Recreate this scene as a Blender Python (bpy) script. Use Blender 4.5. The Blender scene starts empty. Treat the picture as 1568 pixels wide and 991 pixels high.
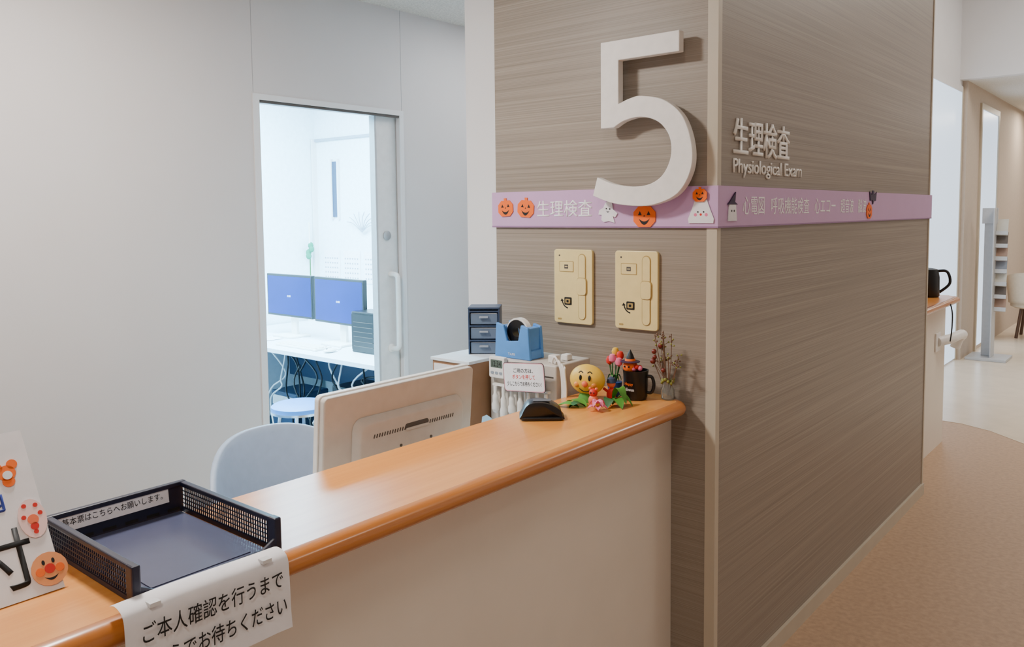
import bpy, bmesh, math, random
from mathutils import Vector, Matrix
random.seed(3)
scene=bpy.context.scene
COL=bpy.context.collection

# ---------------------------------------------------------------- camera
F=1248.0
Yv=Vector((1041,101,-F)).normalized()
Xv=-Vector((-1504,75,-F)); Xv=(Xv-Yv*Xv.dot(Yv)).normalized()
Zv=Xv.cross(Yv)
CAM=Vector((1.078,-2.241,1.55))
cd=bpy.data.cameras.new('camera'); co=bpy.data.objects.new('camera',cd); COL.objects.link(co)
cd.sensor_width=36; cd.lens=36*F/1568; cd.shift_y=-77.5/1568; cd.clip_start=.02
co.matrix_world=Matrix.Translation(CAM)@Matrix((Xv,Yv,Zv)).to_4x4()
scene.camera=co

# ---------------------------------------------------------------- materials
def lin(c):
    return tuple(((v/255)/12.92 if v/255<=.04045 else ((v/255+.055)/1.055)**2.4) for v in c)
def mat(name,rgb,rough=.5,metal=0,emit=None,es=0,noise=None,bump=0,bscale=200,spec=None,coat=0,alpha=1,trans=0):
    m=bpy.data.materials.new(name); m.use_nodes=True
    nt=m.node_tree; b=nt.nodes['Principled BSDF']
    c=lin(rgb)
    b.inputs['Base Color'].default_value=(*c,1)
    b.inputs['Roughness'].default_value=rough; b.inputs['Metallic'].default_value=metal
    if spec is not None: b.inputs['Specular IOR Level'].default_value=spec
    if coat: b.inputs['Coat Weight'].default_value=coat; b.inputs['Coat Roughness'].default_value=.15
    if trans: b.inputs['Transmission Weight'].default_value=trans
    if emit is not None:
        b.inputs['Emission Color'].default_value=(*lin(emit),1); b.inputs['Emission Strength'].default_value=es
    tc=nt.nodes.new('ShaderNodeTexCoord')
    amt,sc=(noise if noise else (.04,30))
    n=nt.nodes.new('ShaderNodeTexNoise'); n.inputs['Scale'].default_value=sc; n.inputs['Detail'].default_value=4
    nt.links.new(tc.outputs['Object'],n.inputs['Vector'])
    r=nt.nodes.new('ShaderNodeValToRGB')
    r.color_ramp.elements[0].position=.3; r.color_ramp.elements[1].position=.7
    r.color_ramp.elements[0].color=(*[v*(1-amt) for v in c],1)
    r.color_ramp.elements[1].color=(*[min(1,v*(1+amt)) for v in c],1)
    nt.links.new(n.outputs['Fac'],r.inputs['Fac']); nt.links.new(r.outputs['Color'],b.inputs['Base Color'])
    if bump:
        n2=nt.nodes.new('ShaderNodeTexNoise'); n2.inputs['Scale'].default_value=bscale
        nt.links.new(tc.outputs['Object'],n2.inputs['Vector'])
        bp=nt.nodes.new('ShaderNodeBump'); bp.inputs['Strength'].default_value=bump; bp.inputs['Distance'].default_value=.002
        nt.links.new(n2.outputs['Fac'],bp.inputs['Height']); nt.links.new(bp.outputs['Normal'],b.inputs['Normal'])
    return m
def grain(name,c0,c1,c2,scale,scale2,rough=.5,coat=0):
    m=bpy.data.materials.new(name); m.use_nodes=True
    nt=m.node_tree; b=nt.nodes['Principled BSDF']; b.inputs['Roughness'].default_value=rough
    if coat: b.inputs['Coat Weight'].default_value=coat; b.inputs['Coat Roughness'].default_value=.2
    tc=nt.nodes.new('ShaderNodeTexCoord')
    def nz(sc,d):
        mp=nt.nodes.new('ShaderNodeMapping'); mp.inputs['Scale'].default_value=sc
        nt.links.new(tc.outputs['Object'],mp.inputs['Vector'])
        n=nt.nodes.new('ShaderNodeTexNoise'); n.inputs['Scale'].default_value=1; n.inputs['Detail'].default_value=d; n.inputs['Roughness'].default_value=.6
        nt.links.new(mp.outputs['Vector'],n.inputs['Vector']); return n
    a=nz(scale,6); d=nz(scale2,3)
    mx=nt.nodes.new('ShaderNodeMix'); mx.data_type='FLOAT'; mx.inputs[0].default_value=.3
    nt.links.new(a.outputs['Fac'],mx.inputs[2]); nt.links.new(d.outputs['Fac'],mx.inputs[3])
    r=nt.nodes.new('ShaderNodeValToRGB'); e=r.color_ramp.elements
    e[0].position=.32; e[0].color=(*lin(c0),1); e[1].position=.68; e[1].color=(*lin(c2),1)
    k=e.new(.5); k.color=(*lin(c1),1)
    nt.links.new(mx.outputs[0],r.inputs['Fac']); nt.links.new(r.outputs['Color'],b.inputs['Base Color'])
    bp=nt.nodes.new('ShaderNodeBump'); bp.inputs['Strength'].default_value=.05; bp.inputs['Distance'].default_value=.001
    nt.links.new(a.outputs['Fac'],bp.inputs['Height']); nt.links.new(bp.outputs['Normal'],b.inputs['Normal'])
    return m

M={}
M['laminate']=grain('taupe_woodgrain_laminate',(122,112,100),(148,136,123),(170,158,144),(.8,.8,380),(.25,.25,70),.45)
M['wood']=grain('counter_beech',(222,142,62),(232,154,74),(240,166,86),(60,2.5,60),(8,.8,8),.32,.2)
M['nosing']=grain('counter_edge_wood',(182,106,42),(196,120,52),(208,134,64),(60,2.5,60),(8,.8,8),.25,.4)
M['wall']=mat('wall_panel_white',(210,204,202),.6,noise=(.015,3),bump=.05)
M['wallw']=mat('wall_white_paint',(224,223,224),.7,noise=(.015,4),bump=.1)
M['seam']=mat('panel_seam_grey',(170,166,166),.7)
M['ceil']=mat('ceiling_speckle',(218,216,210),.9,noise=(.18,120),bump=.4,bscale=150)
M['panel']=mat('counter_panel_cream',(236,226,212),.5,noise=(.02,6))
M['floor']=mat('floor_carpet_brown',(186,154,124),.55,noise=(.12,45),bump=.3,bscale=300)
M['floor2']=mat('floor_cream_vinyl',(228,212,190),.25,noise=(.05,6))
M['floorb']=mat('floor_blue_grey',(40,66,90),.7,noise=(.2,60))
M['trim']=mat('trim_beige',(198,186,166),.4,noise=(.03,10))
M['base']=mat('baseboard_beige',(196,184,164),.5,noise=(.03,10))
M['lav']=mat('stripe_lavender',(204,164,206),.5,noise=(.02,8))
M['lavd']=mat('stripe_edge_purple',(154,116,158),.5)
M['white']=mat('white_plastic',(240,238,234),.4)
M['sign5']=mat('sign_white_face',(240,236,232),.45)
M['silver']=mat('sign_silver_letters',(246,242,236),.35)
M['stripet']=mat('stripe_white_letters',(255,253,255),.5)
M['black']=mat('black_plastic',(16,16,18),.35)
M['ink']=mat('black_ink',(12,12,14),.6)
M['blue_ink']=mat('blue_ink',(40,60,150),.6)
M['cream']=mat('cream_plastic',(238,216,152),.35)
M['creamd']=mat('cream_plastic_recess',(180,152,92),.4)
M['orange']=mat('origami_orange',(252,112,22),.7)
M['paper']=mat('paper_white',(240,238,242),.75)
M['pink']=mat('paper_pink',(226,170,180),.7)
M['navy']=mat('tray_navy_plastic',(28,30,52),.4)
M['slate']=mat('tray_bottom_slate',(74,78,104),.3)
M['beige']=mat('monitor_beige_plastic',(204,197,189),.45,bump=.1,bscale=600)
M['bezel']=mat('monitor_white_bezel',(236,234,230),.4)
M['vent']=mat('vent_dark',(80,74,70),.6)
M['chair']=mat('chair_grey_blue',(162,176,198),.5)
M['chrome']=mat('chrome',(200,200,205),.2,metal=1)
M['doorw']=mat('door_leaf_white',(226,225,224),.4)
M['inwall']=mat('exam_room_wall',(228,240,246),.7)
M['desk']=mat('desk_white',(226,234,240),.4)
M['screen']=mat('screen_blue',(0,22,80),.35,emit=(0,80,225),es=.95,noise=(.3,3),spec=.2)
M['lblue']=mat('tape_dispenser_blue',(86,150,222),.35)
M['dblue']=mat('drawer_frame_navy',(50,66,92),.4)
M['draw']=mat('drawer_front_translucent',(150,160,172),.25)
M['draw2']=mat('drawer_front_smoke',(104,120,142),.2)
M['brown']=mat('cabinet_wood_edge',(150,112,80),.5)
M['yellow']=mat('toy_yellow',(234,188,60),.5)
M['cheek']=mat('toy_cheek_orange',(238,150,60),.4)
M['red']=mat('toy_red',(214,40,30),.5)
M['peach']=mat('toy_peach',(244,120,80),.5)
M['green']=mat('leaf_green',(84,150,50),.6)
M['dgreen']=mat('leaf_dark_green',(44,100,50),.6)
M['fpink']=mat('flower_pink',(240,120,160),.6)
M['purple']=mat('hat_purple',(50,26,66),.6)
M['twig']=mat('dried_twig',(120,90,70),.8)
M['berry']=mat('berry_brown_red',(120,44,32),.4)
M['olive']=mat('berry_olive',(140,140,60),.5)
M['glass']=mat('vase_glass',(235,240,235),.05,trans=.9)
M['steel']=mat('brushed_steel',(190,192,194),.35,metal=.8)
M['rack']=mat('rack_grey_metal',(190,192,194),.45)
M['day']=mat('daylight_glass',(220,238,255),.3,emit=(205,228,255),es=1.2)
M['bro']=[mat('brochure_a',(160,130,112),.5),mat('brochure_b',(130,136,146),.5),mat('brochure_c',(206,202,190),.5),mat('brochure_d',(96,86,78),.5)]
M['green2']=mat('duster_green',(20,130,100),.8)
M['lcd']=mat('lcd_grey',(90,104,96),.3)
M['chair2']=mat('lounge_chair_cream',(220,206,184),.6)
M['darkwood']=mat('chair_leg_dark_wood',(84,60,44),.4)

# ---------------------------------------------------------------- mesh helpers
def mk(name,verts,faces,m,smooth=False):
    me=bpy.data.meshes.new(name); me.from_pydata([tuple(v) for v in verts],[],faces); me.update()
    o=bpy.data.objects.new(name,me); COL.objects.link(o)
    if m: me.materials.append(m)
    bm=bmesh.new(); bm.from_mesh(me); bmesh.ops.recalc_face_normals(bm,faces=bm.faces); bm.to_mesh(me); bm.free()
    if smooth: me.shade_smooth()
    return o
def bevel(o,w,seg=2,ang=30):
    bm=bmesh.new(); bm.from_mesh(o.data)
    ed=[e for e in bm.edges if len(e.link_faces)==2 and e.calc_face_angle(0)>math.radians(ang)]
    bmesh.ops.bevel(bm,geom=ed,offset=w,segments=seg,profile=.5,affect='EDGES',clamp_overlap=True)
    bm.to_mesh(o.data); bm.free(); return o
def smooth_by_angle(o,a=35):
    me=o.data; me.shade_smooth()
    bm=bmesh.new(); bm.from_mesh(me)
    for e in bm.edges:
        if len(e.link_faces)==2 and e.calc_face_angle(0)>math.radians(a): e.smooth=False
    bm.to_mesh(me); bm.free(); return o
def box(n,x0,x1,y0,y1,z0,z1,m,bev=0,seg=2):
    v=[(x,y,z) for x in (x0,x1) for y in (y0,y1) for z in (z0,z1)]
    f=[(0,1,3,2),(4,6,7,5),(0,4,5,1),(2,3,7,6),(0,2,6,4),(1,5,7,3)]
    o=mk(n,v,f,m)
    if bev: bevel(o,bev,seg); smooth_by_angle(o,50) if seg>2 else None
    return o
def prism(n,pts,axis,a0,a1,m,bev=0,seg=2,smooth=False):
    def to(p,a):
        return {'x':(a,p[0],p[1]),'y':(p[0],a,p[1]),'z':(p[0],p[1],a)}[axis]
    k=len(pts)
    v=[to(p,a0) for p in pts]+[to(p,a1) for p in pts]
    f=[tuple(range(k)),tuple(range(k,2*k))]+[(i,(i+1)%k,k+(i+1)%k,k+i) for i in range(k)]
    o=mk(n,v,f,m)
    if bev: bevel(o,bev,seg,60)
    if smooth: smooth_by_angle(o,35)
    return o
def lathe(n,prof,c,m,seg=32,axis='z'):
    v=[];f=[]
    for r,h in prof:
        for i in range(seg):
            a=2*math.pi*i/seg; v.append((r*math.cos(a),r*math.sin(a),h))
    for j in range(len(prof)-1):
        for i in range(seg):
            f.append((j*seg+i,j*seg+(i+1)%seg,(j+1)*seg+(i+1)%seg,(j+1)*seg+i))
    f.append(tuple(range(seg))); f.append(tuple(range((len(prof)-1)*seg,len(prof)*seg)))
    if axis=='y': v=[(x,z,y) for x,y,z in v]
    if axis=='x': v=[(z,y,x) for x,y,z in v]
    v=[(x+c[0],y+c[1],z+c[2]) for x,y,z in v]
    o=mk(n,v,f,m); smooth_by_angle(o,40); return o
def ball(n,c,r,m,seg=24):
    if not hasattr(r,'__len__'): r=(r,r,r)
    bm=bmesh.new(); bmesh.ops.create_uvsphere(bm,u_segments=seg,v_segments=seg//2+2,radius=1)
    for v in bm.verts: v.co=Vector((v.co.x*r[0]+c[0],v.co.y*r[1]+c[1],v.co.z*r[2]+c[2]))
    me=bpy.data.meshes.new(n); bm.to_mesh(me); bm.free(); me.materials.append(m); me.shade_smooth()
    o=bpy.data.objects.new(n,me); COL.objects.link(o); return o
def catmull(pts,n=8,closed=False):
    P=[Vector(p) for p in pts]; out=[]
    L=len(P); rng=L if closed else L-1
    for i in range(rng):
        if closed: a,b,c,d=P[i-1],P[i],P[(i+1)%L],P[(i+2)%L]
        else: a,b,c,d=P[max(i-1,0)],P[i],P[i+1],P[min(i+2,L-1)]
        for k in range(n):
            t=k/n
            out.append(.5*((2*b)+(c-a)*t+(2*a-5*b+4*c-d)*t*t+(3*b-a-3*c+d)*t**3))
    if not closed: out.append(P[-1])
    return out
def tube(n,pts,r,m,sm=True,seg=8,closed=False):
    pts=[Vector(p) for p in pts]
    if sm and len(pts)>2: pts=catmull(pts,6,closed)
    k=len(pts); v=[];f=[]; up=Vector((0,0,1))
    N=None
    for i,p in enumerate(pts):
        t=(pts[min(i+1,k-1)]-pts[max(i-1,0)]).normalized()
        if N is None: N=t.cross(up); N=N if N.length>.05 else t.cross(Vector((1,0,0)))
        N=(N-t*N.dot(t)); N=N.normalized() if N.length>1e-6 else t.orthogonal().normalized()
        B=t.cross(N)
        rr=r[i*len(r)//k] if hasattr(r,'__len__') else r
        for s in range(seg):
            a=2*math.pi*s/seg; v.append(p+N*math.cos(a)*rr+B*math.sin(a)*rr)
    for i in range(k-1):
        for s in range(seg): f.append((i*seg+s,i*seg+(s+1)%seg,(i+1)*seg+(s+1)%seg,(i+1)*seg+s))
    f.append(tuple(range(seg))); f.append(tuple(range((k-1)*seg,k*seg)))
    o=mk(n,v,f,m); smooth_by_angle(o,50); return o
def xf(o,Mx):
    for q in (o if isinstance(o,(list,tuple)) else [o]): q.data.transform(Mx); q.data.update()
    return o
def rect_round(w,h,r,seg=5):
    pts=[]
    for cx,cy,a0 in ((w/2-r,h/2-r,0),(-w/2+r,h/2-r,90),(-w/2+r,-h/2+r,180),(w/2-r,-h/2+r,270)):
        for i in range(seg+1):
            a=math.radians(a0+90*i/seg); pts.append((cx+r*math.cos(a),cy+r*math.sin(a)))
    return pts
def frame(orig,right,up):
    r=Vector(right).normalized(); u=Vector(up); u=(u-r*u.dot(r)).normalized(); n=r.cross(u)
    m=Matrix((r,u,n)).transposed().to_4x4(); m.translation=Vector(orig); return m
def text(n,s,m,Mx,x0,x1,y0,y1,ext=.0004,lift=.0005,bold=0):
    cu=bpy.data.curves.new(n,'FONT'); cu.body=s; cu.size=1; cu.extrude=0; cu.offset=bold; cu.resolution_u=4
    t=bpy.data.objects.new(n+'_tmp',cu); COL.objects.link(t)
    bpy.context.view_layer.update()
    dg=bpy.context.evaluated_depsgraph_get()
    me=bpy.data.meshes.new_from_object(t.evaluated_get(dg))
    bpy.data.objects.remove(t)
    xs=[v.co.x for v in me.vertices]; ys=[v.co.y for v in me.vertices]
    ax,bx,ay,by=min(xs),max(xs),min(ys),max(ys)
    bm=bmesh.new(); bm.from_mesh(me)
    if ext>0:
        g=bmesh.ops.extrude_face_region(bm,geom=bm.faces[:])
        for v in [q for q in g['geom'] if isinstance(q,bmesh.types.BMVert)]: v.co.z+=1
    for v in bm.verts:
        v.co=Vector((x0+(v.co.x-ax)/(bx-ax)*(x1-x0), y0+(v.co.y-ay)/(by-ay)*(y1-y0), lift+v.co.z*ext))
    bm.to_mesh(me); bm.free(); me.transform(Mx)
    me.materials.clear(); me.materials.append(m)
    o=bpy.data.objects.new(n,me); COL.objects.link(o); return o
def group(name,objs):
    objs=[o for o in objs if o]
    vs=[Vector(v) for o in objs for v in ((o.matrix_world@Vector(b)) for b in o.bound_box)]
    lo=Vector([min(v[i] for v in vs) for i in range(3)]); hi=Vector([max(v[i] for v in vs) for i in range(3)])
    e=bpy.data.objects.new(name,None); e.empty_display_size=.05; COL.objects.link(e)
    e.location=((lo.x+hi.x)/2,(lo.y+hi.y)/2,lo.z)
    for o in objs:
        o.parent=e; o.matrix_parent_inverse=Matrix.Translation(-e.location)
    return e
def join(name,objs):
    mats=[];bm=bmesh.new()
    for o in objs:
        off=len(mats); mats+=list(o.data.materials)
        k=len(bm.faces); bm.from_mesh(o.data); bm.faces.ensure_lookup_table()
        for f in bm.faces[k:]: f.material_index+=off
    me=bpy.data.meshes.new(name); bm.to_mesh(me); bm.free()
    for m in mats: me.materials.append(m)
    for o in objs: bpy.data.objects.remove(o)
    o=bpy.data.objects.new(name,me); COL.objects.link(o); return o

FY=lambda x,y,z: frame((x,y,z),(1,0,0),(0,0,1))      # faces -y
FX=lambda x,y,z: frame((x,y,z),(0,1,0),(0,0,1))      # faces +x

# ---------------------------------------------------------------- room shell
box('floor',-2.1,4.2,-5,14,-.1,0,M['floor'])
box('floor_exam_room',-4.6,-2.1,-2,3,-.1,0,M['floorb'])
arc=[(-.75,4.27),(-.4,4.32),(-.15,4.30),(.05,4.2),(.29,3.97),(.6,3.6),(1.0,3.2),(4.2,2.6),(4.2,14),(-.75,14)]
prism('floor_cream',arc,'z',0,.002,M['floor2'])
join('wall_left',[box('a',-2.14,-2.02,-5,-.209,0,2.6,M['wall']),
  box('b',-2.14,-2.02,-.209,.60,2.05,2.6,M['wall']),
  box('c',-2.045,-2.02,.60,3,0,2.6,M['wall']),
  box('d',-2.14,-2.115,.60,3,0,2.6,M['wall'])])
box('ceiling_staff',-2.14,-.15,-5,3,2.573,2.65,M['ceil'])
box('ceiling_exam_room',-4.6,-2.14,-2,3,2.573,2.65,M['wallw'])
box('wall_bulkhead',-.15,-.05,-5,-.01,2.573,4.0,M['wallw'])
box('wall_staff_back',-2.02,-1.02,3,3.1,0,2.6,M['wallw'])
box('wall_partition',-1.02,-.86,.02,3.1,0,2.573,M['wallw'])
box('wall_exam_back',-4.6,-2.14,1.9,2.0,0,2.573,M['inwall'])
box('wall_exam_far',-4.6,-4.46,-2,1.9,0,2.573,M['inwall'])
box('wall_exam_near',-4.46,-2.14,-2.1,-2,0,2.573,M['inwall'])
box('ceiling_corridor',-.86,4.2,-5,7.1,4.0,4.1,M['wallw'])
box('ceiling_far_corridor',-.75,4.2,7.1,14,2.84,2.95,M['ceil'])
box('wall_soffit',-.75,4.2,6.98,7.099,2.841,4.0,M['wallw'])
box('wall_corridor_left',-.86,-.75,2.56,7.1,0,4.0,M['wallw'])
M['farb']=mat('wall_far_beige',(196,180,164),.7)
box('wall_far_left',-.86,-.70,7.1,14,0,2.84,M['farb'])
box('wall_far_end',-.86,4.2,14,14.1,0,2.84,M['wallw'])
box('wall_right',4.2,4.3,-5,14,0,4.0,M['wallw'])
box('wall_behind_camera',-2.14,4.2,-5.1,-5,0,4.0,M['wallw'])
join('trim_1',[box('a',-2.02,-2.019,-.236,-.234,2.08,2.573,M['seam']),box('b',-2.02,-2.019,.616,.618,2.06,2.573,M['seam']),
  box('c',-2.02,-2.014,-.24,-.209,0,2.075,M['wallw']),box('d',-2.02,-2.014,-.209,.60,2.05,2.075,M['wallw']),
  box('e',-2.02,-2.014,.60,.625,0,2.075,M['wallw']),box('f',-2.03,-2.02,-.209,.60,2.038,2.05,M['vent'])])
group('door_1',[box('leaf',-2.09,-2.055,.468,1.30,.01,2.045,M['doorw'],.002),
  box('leaf_edge',-2.092,-2.053,.463,.475,.01,2.045,M['rack']),
  tube('handle',[(-2.055,.548,1.25),(-2.02,.548,1.25),(-2.0,.548,1.24),(-1.995,.548,1.20),(-1.995,.548,.92),(-2.0,.548,.88),(-2.02,.548,.87),(-2.055,.548,.87)],.013,M['white']),
  lathe('lock',[(.024,0),(.024,.008),(.012,.012)],(-2.055,.53,1.447),M['steel'],24,'x'),
  lathe('handle_rosette',[(.022,0),(.022,.006),(.016,.01)],(-2.055,.548,.87),M['white'],20,'x')])
box('wall_pillar',-.86,0,0,2.54,0,4.0,M['laminate'])
join('trim_2',[box('a',-.030,.003,-.003,0,0,4.0,M['trim']),box('b',0,.003,0,.022,0,4.0,M['trim'])])
box('trim_3',0,.004,2.52,2.54,0,4.0,M['trim'])
box('baseboard_pillar',0.0,.012,.022,2.54,0,.06,M['base'])
group('purple_wayfinding_stripe',[box('band',-.872,.008,-.008,-.0035,1.505,1.627,M['lav']),
   box('lower_edge',-.8725,.0084,-.0086,-.0035,1.502,1.507,M['lavd'])])
group('purple_wayfinding_stripe',[box('band',.0035,.008,-.0034,2.562,1.505,1.627,M['lav']),
   box('lower_edge',.0035,.0085,-.0034,2.562,1.502,1.507,M['lavd'])])

# ---------------------------------------------------------------- counter
def bullnose(ys,ye,xf0=-.064):
    path=[((xf0-.03,ys),(1,0))]
    r=.05
    path.append(((xf0-.03,ye-r),(1,0)))
    for i in range(1,9):
        a=math.pi/2*i/8
        path.append(((xf0-.03-r+r*math.cos(a),ye-r+r*math.sin(a)),(math.cos(a),math.sin(a))))
    return path
def counter_top(ys,ye,xb,xf0):
    z0,z1=.937,.979
    prof=[]
    for i in range(13):
        a=math.pi/2-math.pi*i/12
        prof.append((.03*max(0,math.cos(a))**.8,(z0+z1)/2+(z1-z0)/2*math.sin(a)))
    path=bullnose(ys,ye-.03,xf0=xf0)
    v=[];f=[];K=len(prof)
    for (p,n) in path:
        for o,z in prof: v.append((p[0]+n[0]*o,p[1]+n[1]*o,z))
    for i in range(len(path)-1):
        for j in range(K-1): f.append((i*K+j,i*K+j+1,(i+1)*K+j+1,(i+1)*K+j))
    e=mk('edge_nosing',v,f,M['nosing'],True)
    poly=[(p[0],p[1]) for p,n in path]+[(xb,ye-.03),(xb,ys)]
    s=prism('slab',poly,'z',z0,z1,M['wood'])
    poly2=[(path[-1][0][0],ye-.03),(path[-1][0][0],ye-.0005),(xb,ye-.0005),(xb,ye-.03)]
    s2=prism('slab_end',poly2,'z',z0,z1-.0002,M['wood'])
    return [e,s,s2]
group('reception_counter',counter_top(-4.5,0,-.40,-.064)+[
  box('front_panel',-.20,-.146,-4.5,-.001,0,.937,M['panel']),
  box('panel_kick',-.146,-.142,-4.5,-.001,0,.08,M['base']),
  box('rear_support',-.39,-.37,-4.5,-.001,.0,.937,M['panel'])])
group('reception_counter',counter_top(2.56,3.78,-.55,-.064)+[box('front_panel',-.5,-.15,2.56,3.72,0,.937,M['panel'])])
group('staff_desk',[box('top',-1.0,-.42,-3.2,-.02,.67,.70,M['desk'],.003),box('leg_panel_1',-.98,-.44,-3.18,-3.15,0,.67,M['desk']),
  box('leg_panel_2',-.98,-.44,-.06,-.03,0,.67,M['desk']),box('modesty',-.46,-.44,-3.15,-.06,.3,.67,M['desk'])])

# ---------------------------------------------------------------- number 5
o1=[(-.301,1.886),(-.262,1.899),(-.219,1.903),(-.141,1.883),(-.080,1.830),(-.050,1.745),(-.054,1.670),(-.096,1.605),(-.173,1.574),(-.250,1.571),(-.330,1.582),(-.397,1.605)]
i1=[(-.380,1.663),(-.320,1.640),(-.250,1.630),(-.190,1.636),(-.145,1.663),(-.119,1.715),(-.123,1.774),(-.160,1.820),(-.219,1.840),(-.277,1.834),(-.318,1.815)]
pts=[(-.366,2.081),(-.092,2.081),(-.092,2.020),(-.301,2.020)]+[tuple(p) for p in catmull(o1,6)]+[tuple(p) for p in catmull(i1,6)]+[(-.366,1.815)]
five=[prism('digit',pts,'y',-.062,-.034,M['sign5'],.0015,1)]
for x,z in ((-.33,2.04),(-.14,2.05),(-.334,1.87),(-.085,1.74),(-.34,1.62),(-.2,1.60)):
    five.append(box('standoff',x-.006,x+.006,-.035,-.009 if z<1.63 else -.0005,z-.006,z+.006,M['steel']))
group('number_five_sign',five)
Fm=FY(0,-.008,0)
group('stripe_lettering',[text('kanji','生理検査',M['stripet'],Fm,-.665,-.436,1.538,1.594,.0005,bold=.006)])
group('physiological_exam_sign',[text('kanji','生理検査',M['silver'],FX(.0005,0,0),.105,.55,1.722,1.836,.005,0,bold=.012),
   text('english','Physiological Exam',M['silver'],FX(.0005,0,0),.105,.668,1.655,1.712,.004,0,bold=.004)])
G=FX(.008,0,0)
group('stripe_lettering',[text('t1','心電図',M['stripet'],G,.165,.33,1.540,1.597,.0005),
 text('t2','呼吸機能検査',M['stripet'],G,.385,.735,1.540,1.597,.0005),
 text('t3','心エコー',M['stripet'],G,.79,1.02,1.540,1.597,.0005),
 text('t4','超音波',M['stripet'],G,1.08,1.24,1.540,1.597,.0005),
 text('t5','脳波',M['stripet'],G,1.30,1.41,1.540,1.597,.0005)])

# origami decorations
def flat(n,pts,m,Mx,d=.0015,lift=0):
    o=prism(n,pts,'z',lift,lift+d,m); return xf(o,Mx)
def circ(cx,cy,r,k=14,ry=None):
    ry=ry or r
    return [(cx+r*math.cos(2*math.pi*i/k),cy+ry*math.sin(2*math.pi*i/k)) for i in range(k)]
def smile(n,cx,cy,w,h,m,Mx,lift):
    up=[(cx-w+2*w*i/10,cy+(-h*.45)*(1-((i-5)/5)**2)) for i in range(11)]
    dn=[(cx-w+2*w*i/10,cy-h*(1-((i-5)/5)**2)) for i in range(10,-1,-1)]
    return flat(n,up+dn[1:-1],m,Mx,.0006,lift)
def pumpkin(Mx,r,name='origami_pumpkin'):
    w=r; o=[flat('body',[(-.55*w,.8*w),(.55*w,.8*w),(w,.35*w),(w,-.4*w),(.55*w,-.85*w),(-.55*w,-.85*w),(-w,-.4*w),(-w,.35*w)],M['orange'],Mx,.003),
      flat('stem',[(-.15*w,.78*w),(-.2*w,1.05*w),(.15*w,1.05*w),(.15*w,.78*w)],M['orange'],Mx,.0025)]
    for s in (-1,1):
        o.append(flat('eye',[(s*.4*w-.17*w,.1*w),(s*.4*w+.17*w,.1*w),(s*.4*w,.42*w)],M['ink'],Mx,.0006,.003))
    o.append(flat('nose',[(-.08*w,-.02*w),(.08*w,-.02*w),(0,.12*w)],M['ink'],Mx,.0006,.003))
    o.append(smile('mouth',0,-.18*w,.5*w,.5*w,M['ink'],Mx,.003))
    return group(name,o)
def ghost(Mx,h,hat=None,name='origami_ghost'):
    w=h*.5
    pts=[(0,w),(.35*w,.8*w),(.5*w,.3*w),(1.0*w,0),(.8*w,-.35*w),(.55*w,-.3*w),(.8*w,-.85*w),(.2*w,-.75*w),(-.3*w,-.9*w),(-.6*w,-.75*w),(-.6*w,-.3*w),(-.95*w,-.3*w),(-.9*w,.1*w),(-.5*w,.35*w),(-.35*w,.8*w)]
    o=[flat('body',pts,M['paper'],Mx,.003)]
    for s in (-1,1): o.append(flat('eye',circ(s*.18*w,.3*w,.07*w,8),M['ink'],Mx,.0006,.003))
    o.append(smile('mouth',0,.12*w,.15*w,.14*w,M['ink'],Mx,.003))
    return group(name,o)
S=lambda x,z,a=0: FY(x,-.0088,z)@Matrix.Rotation(math.radians(a),4,'Z')
pumpkin(S(-.806,1.570,3),.034); pumpkin(S(-.714,1.568,-4),.036)
ghost(S(-.373,1.552,-6),.074)
pumpkin(S(-.238,1.538,0),.039)
w=.042; Mx=S(-.045,1.550)
group('origami_ghost',[flat('body',[(-.45*w,.85*w),(-.2*w,1.0*w),(.2*w,1.0*w),(.45*w,.85*w),(.7*w,.2*w),(1.0*w,-.5*w),(.95*w,-.8*w),(-.95*w,-.8*w),(-1.0*w,-.5*w),(-.7*w,.2*w)],M['paper'],Mx,.003),
  flat('eye_1',circ(-.22*w,.0*w,.06*w,8),M['ink'],Mx,.0006,.003),flat('eye_2',circ(.22*w,.0*w,.06*w,8),M['ink'],Mx,.0006,.003),
  flat('cheek_1',circ(-.42*w,-.2*w,.12*w,8),M['fpink'],Mx,.0006,.003),flat('cheek_2',circ(.42*w,-.2*w,.12*w,8),M['fpink'],Mx,.0006,.003),
  flat('mouth',circ(0,-.18*w,.09*w,8),M['red'],Mx,.0006,.003)])
pumpkin(FY(-.047,-.0130,1.600),.023)
S2=lambda y,z,a=0: FX(.0088,y,z)@Matrix.Rotation(math.radians(a),4,'Z')
def witch(Mx,w):
    return group('origami_witch',[flat('body',[(-.6*w,.3*w),(.6*w,.3*w),(.8*w,-1*w),(-.8*w,-1*w)],M['paper'],Mx,.003),
      flat('hat',[(-.9*w,.3*w),(.9*w,.3*w),(.4*w,.5*w),(.55*w,1.3*w),(-.4*w,.6*w)],M['purple'],Mx,.004),
      flat('eye_1',circ(-.2*w,-.2*w,.09*w,8),M['ink'],Mx,.0006,.003),flat('eye_2',circ(.25*w,-.2*w,.09*w,8),M['ink'],Mx,.0006,.003)])
witch(S2(.085,1.560),.038)
group('origami_bat',[flat('wings',[(-.05,.03),(-.02,.015),(-.01,.035),(.01,.035),(.02,.015),(.05,.03),(.04,-.01),(.015,-.005),(0,-.025),(-.015,-.005),(-.04,-.01)],M['purple'],S2(1.50,1.600),.003)])
pumpkin(S2(1.45,1.545,0),.036)

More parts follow.
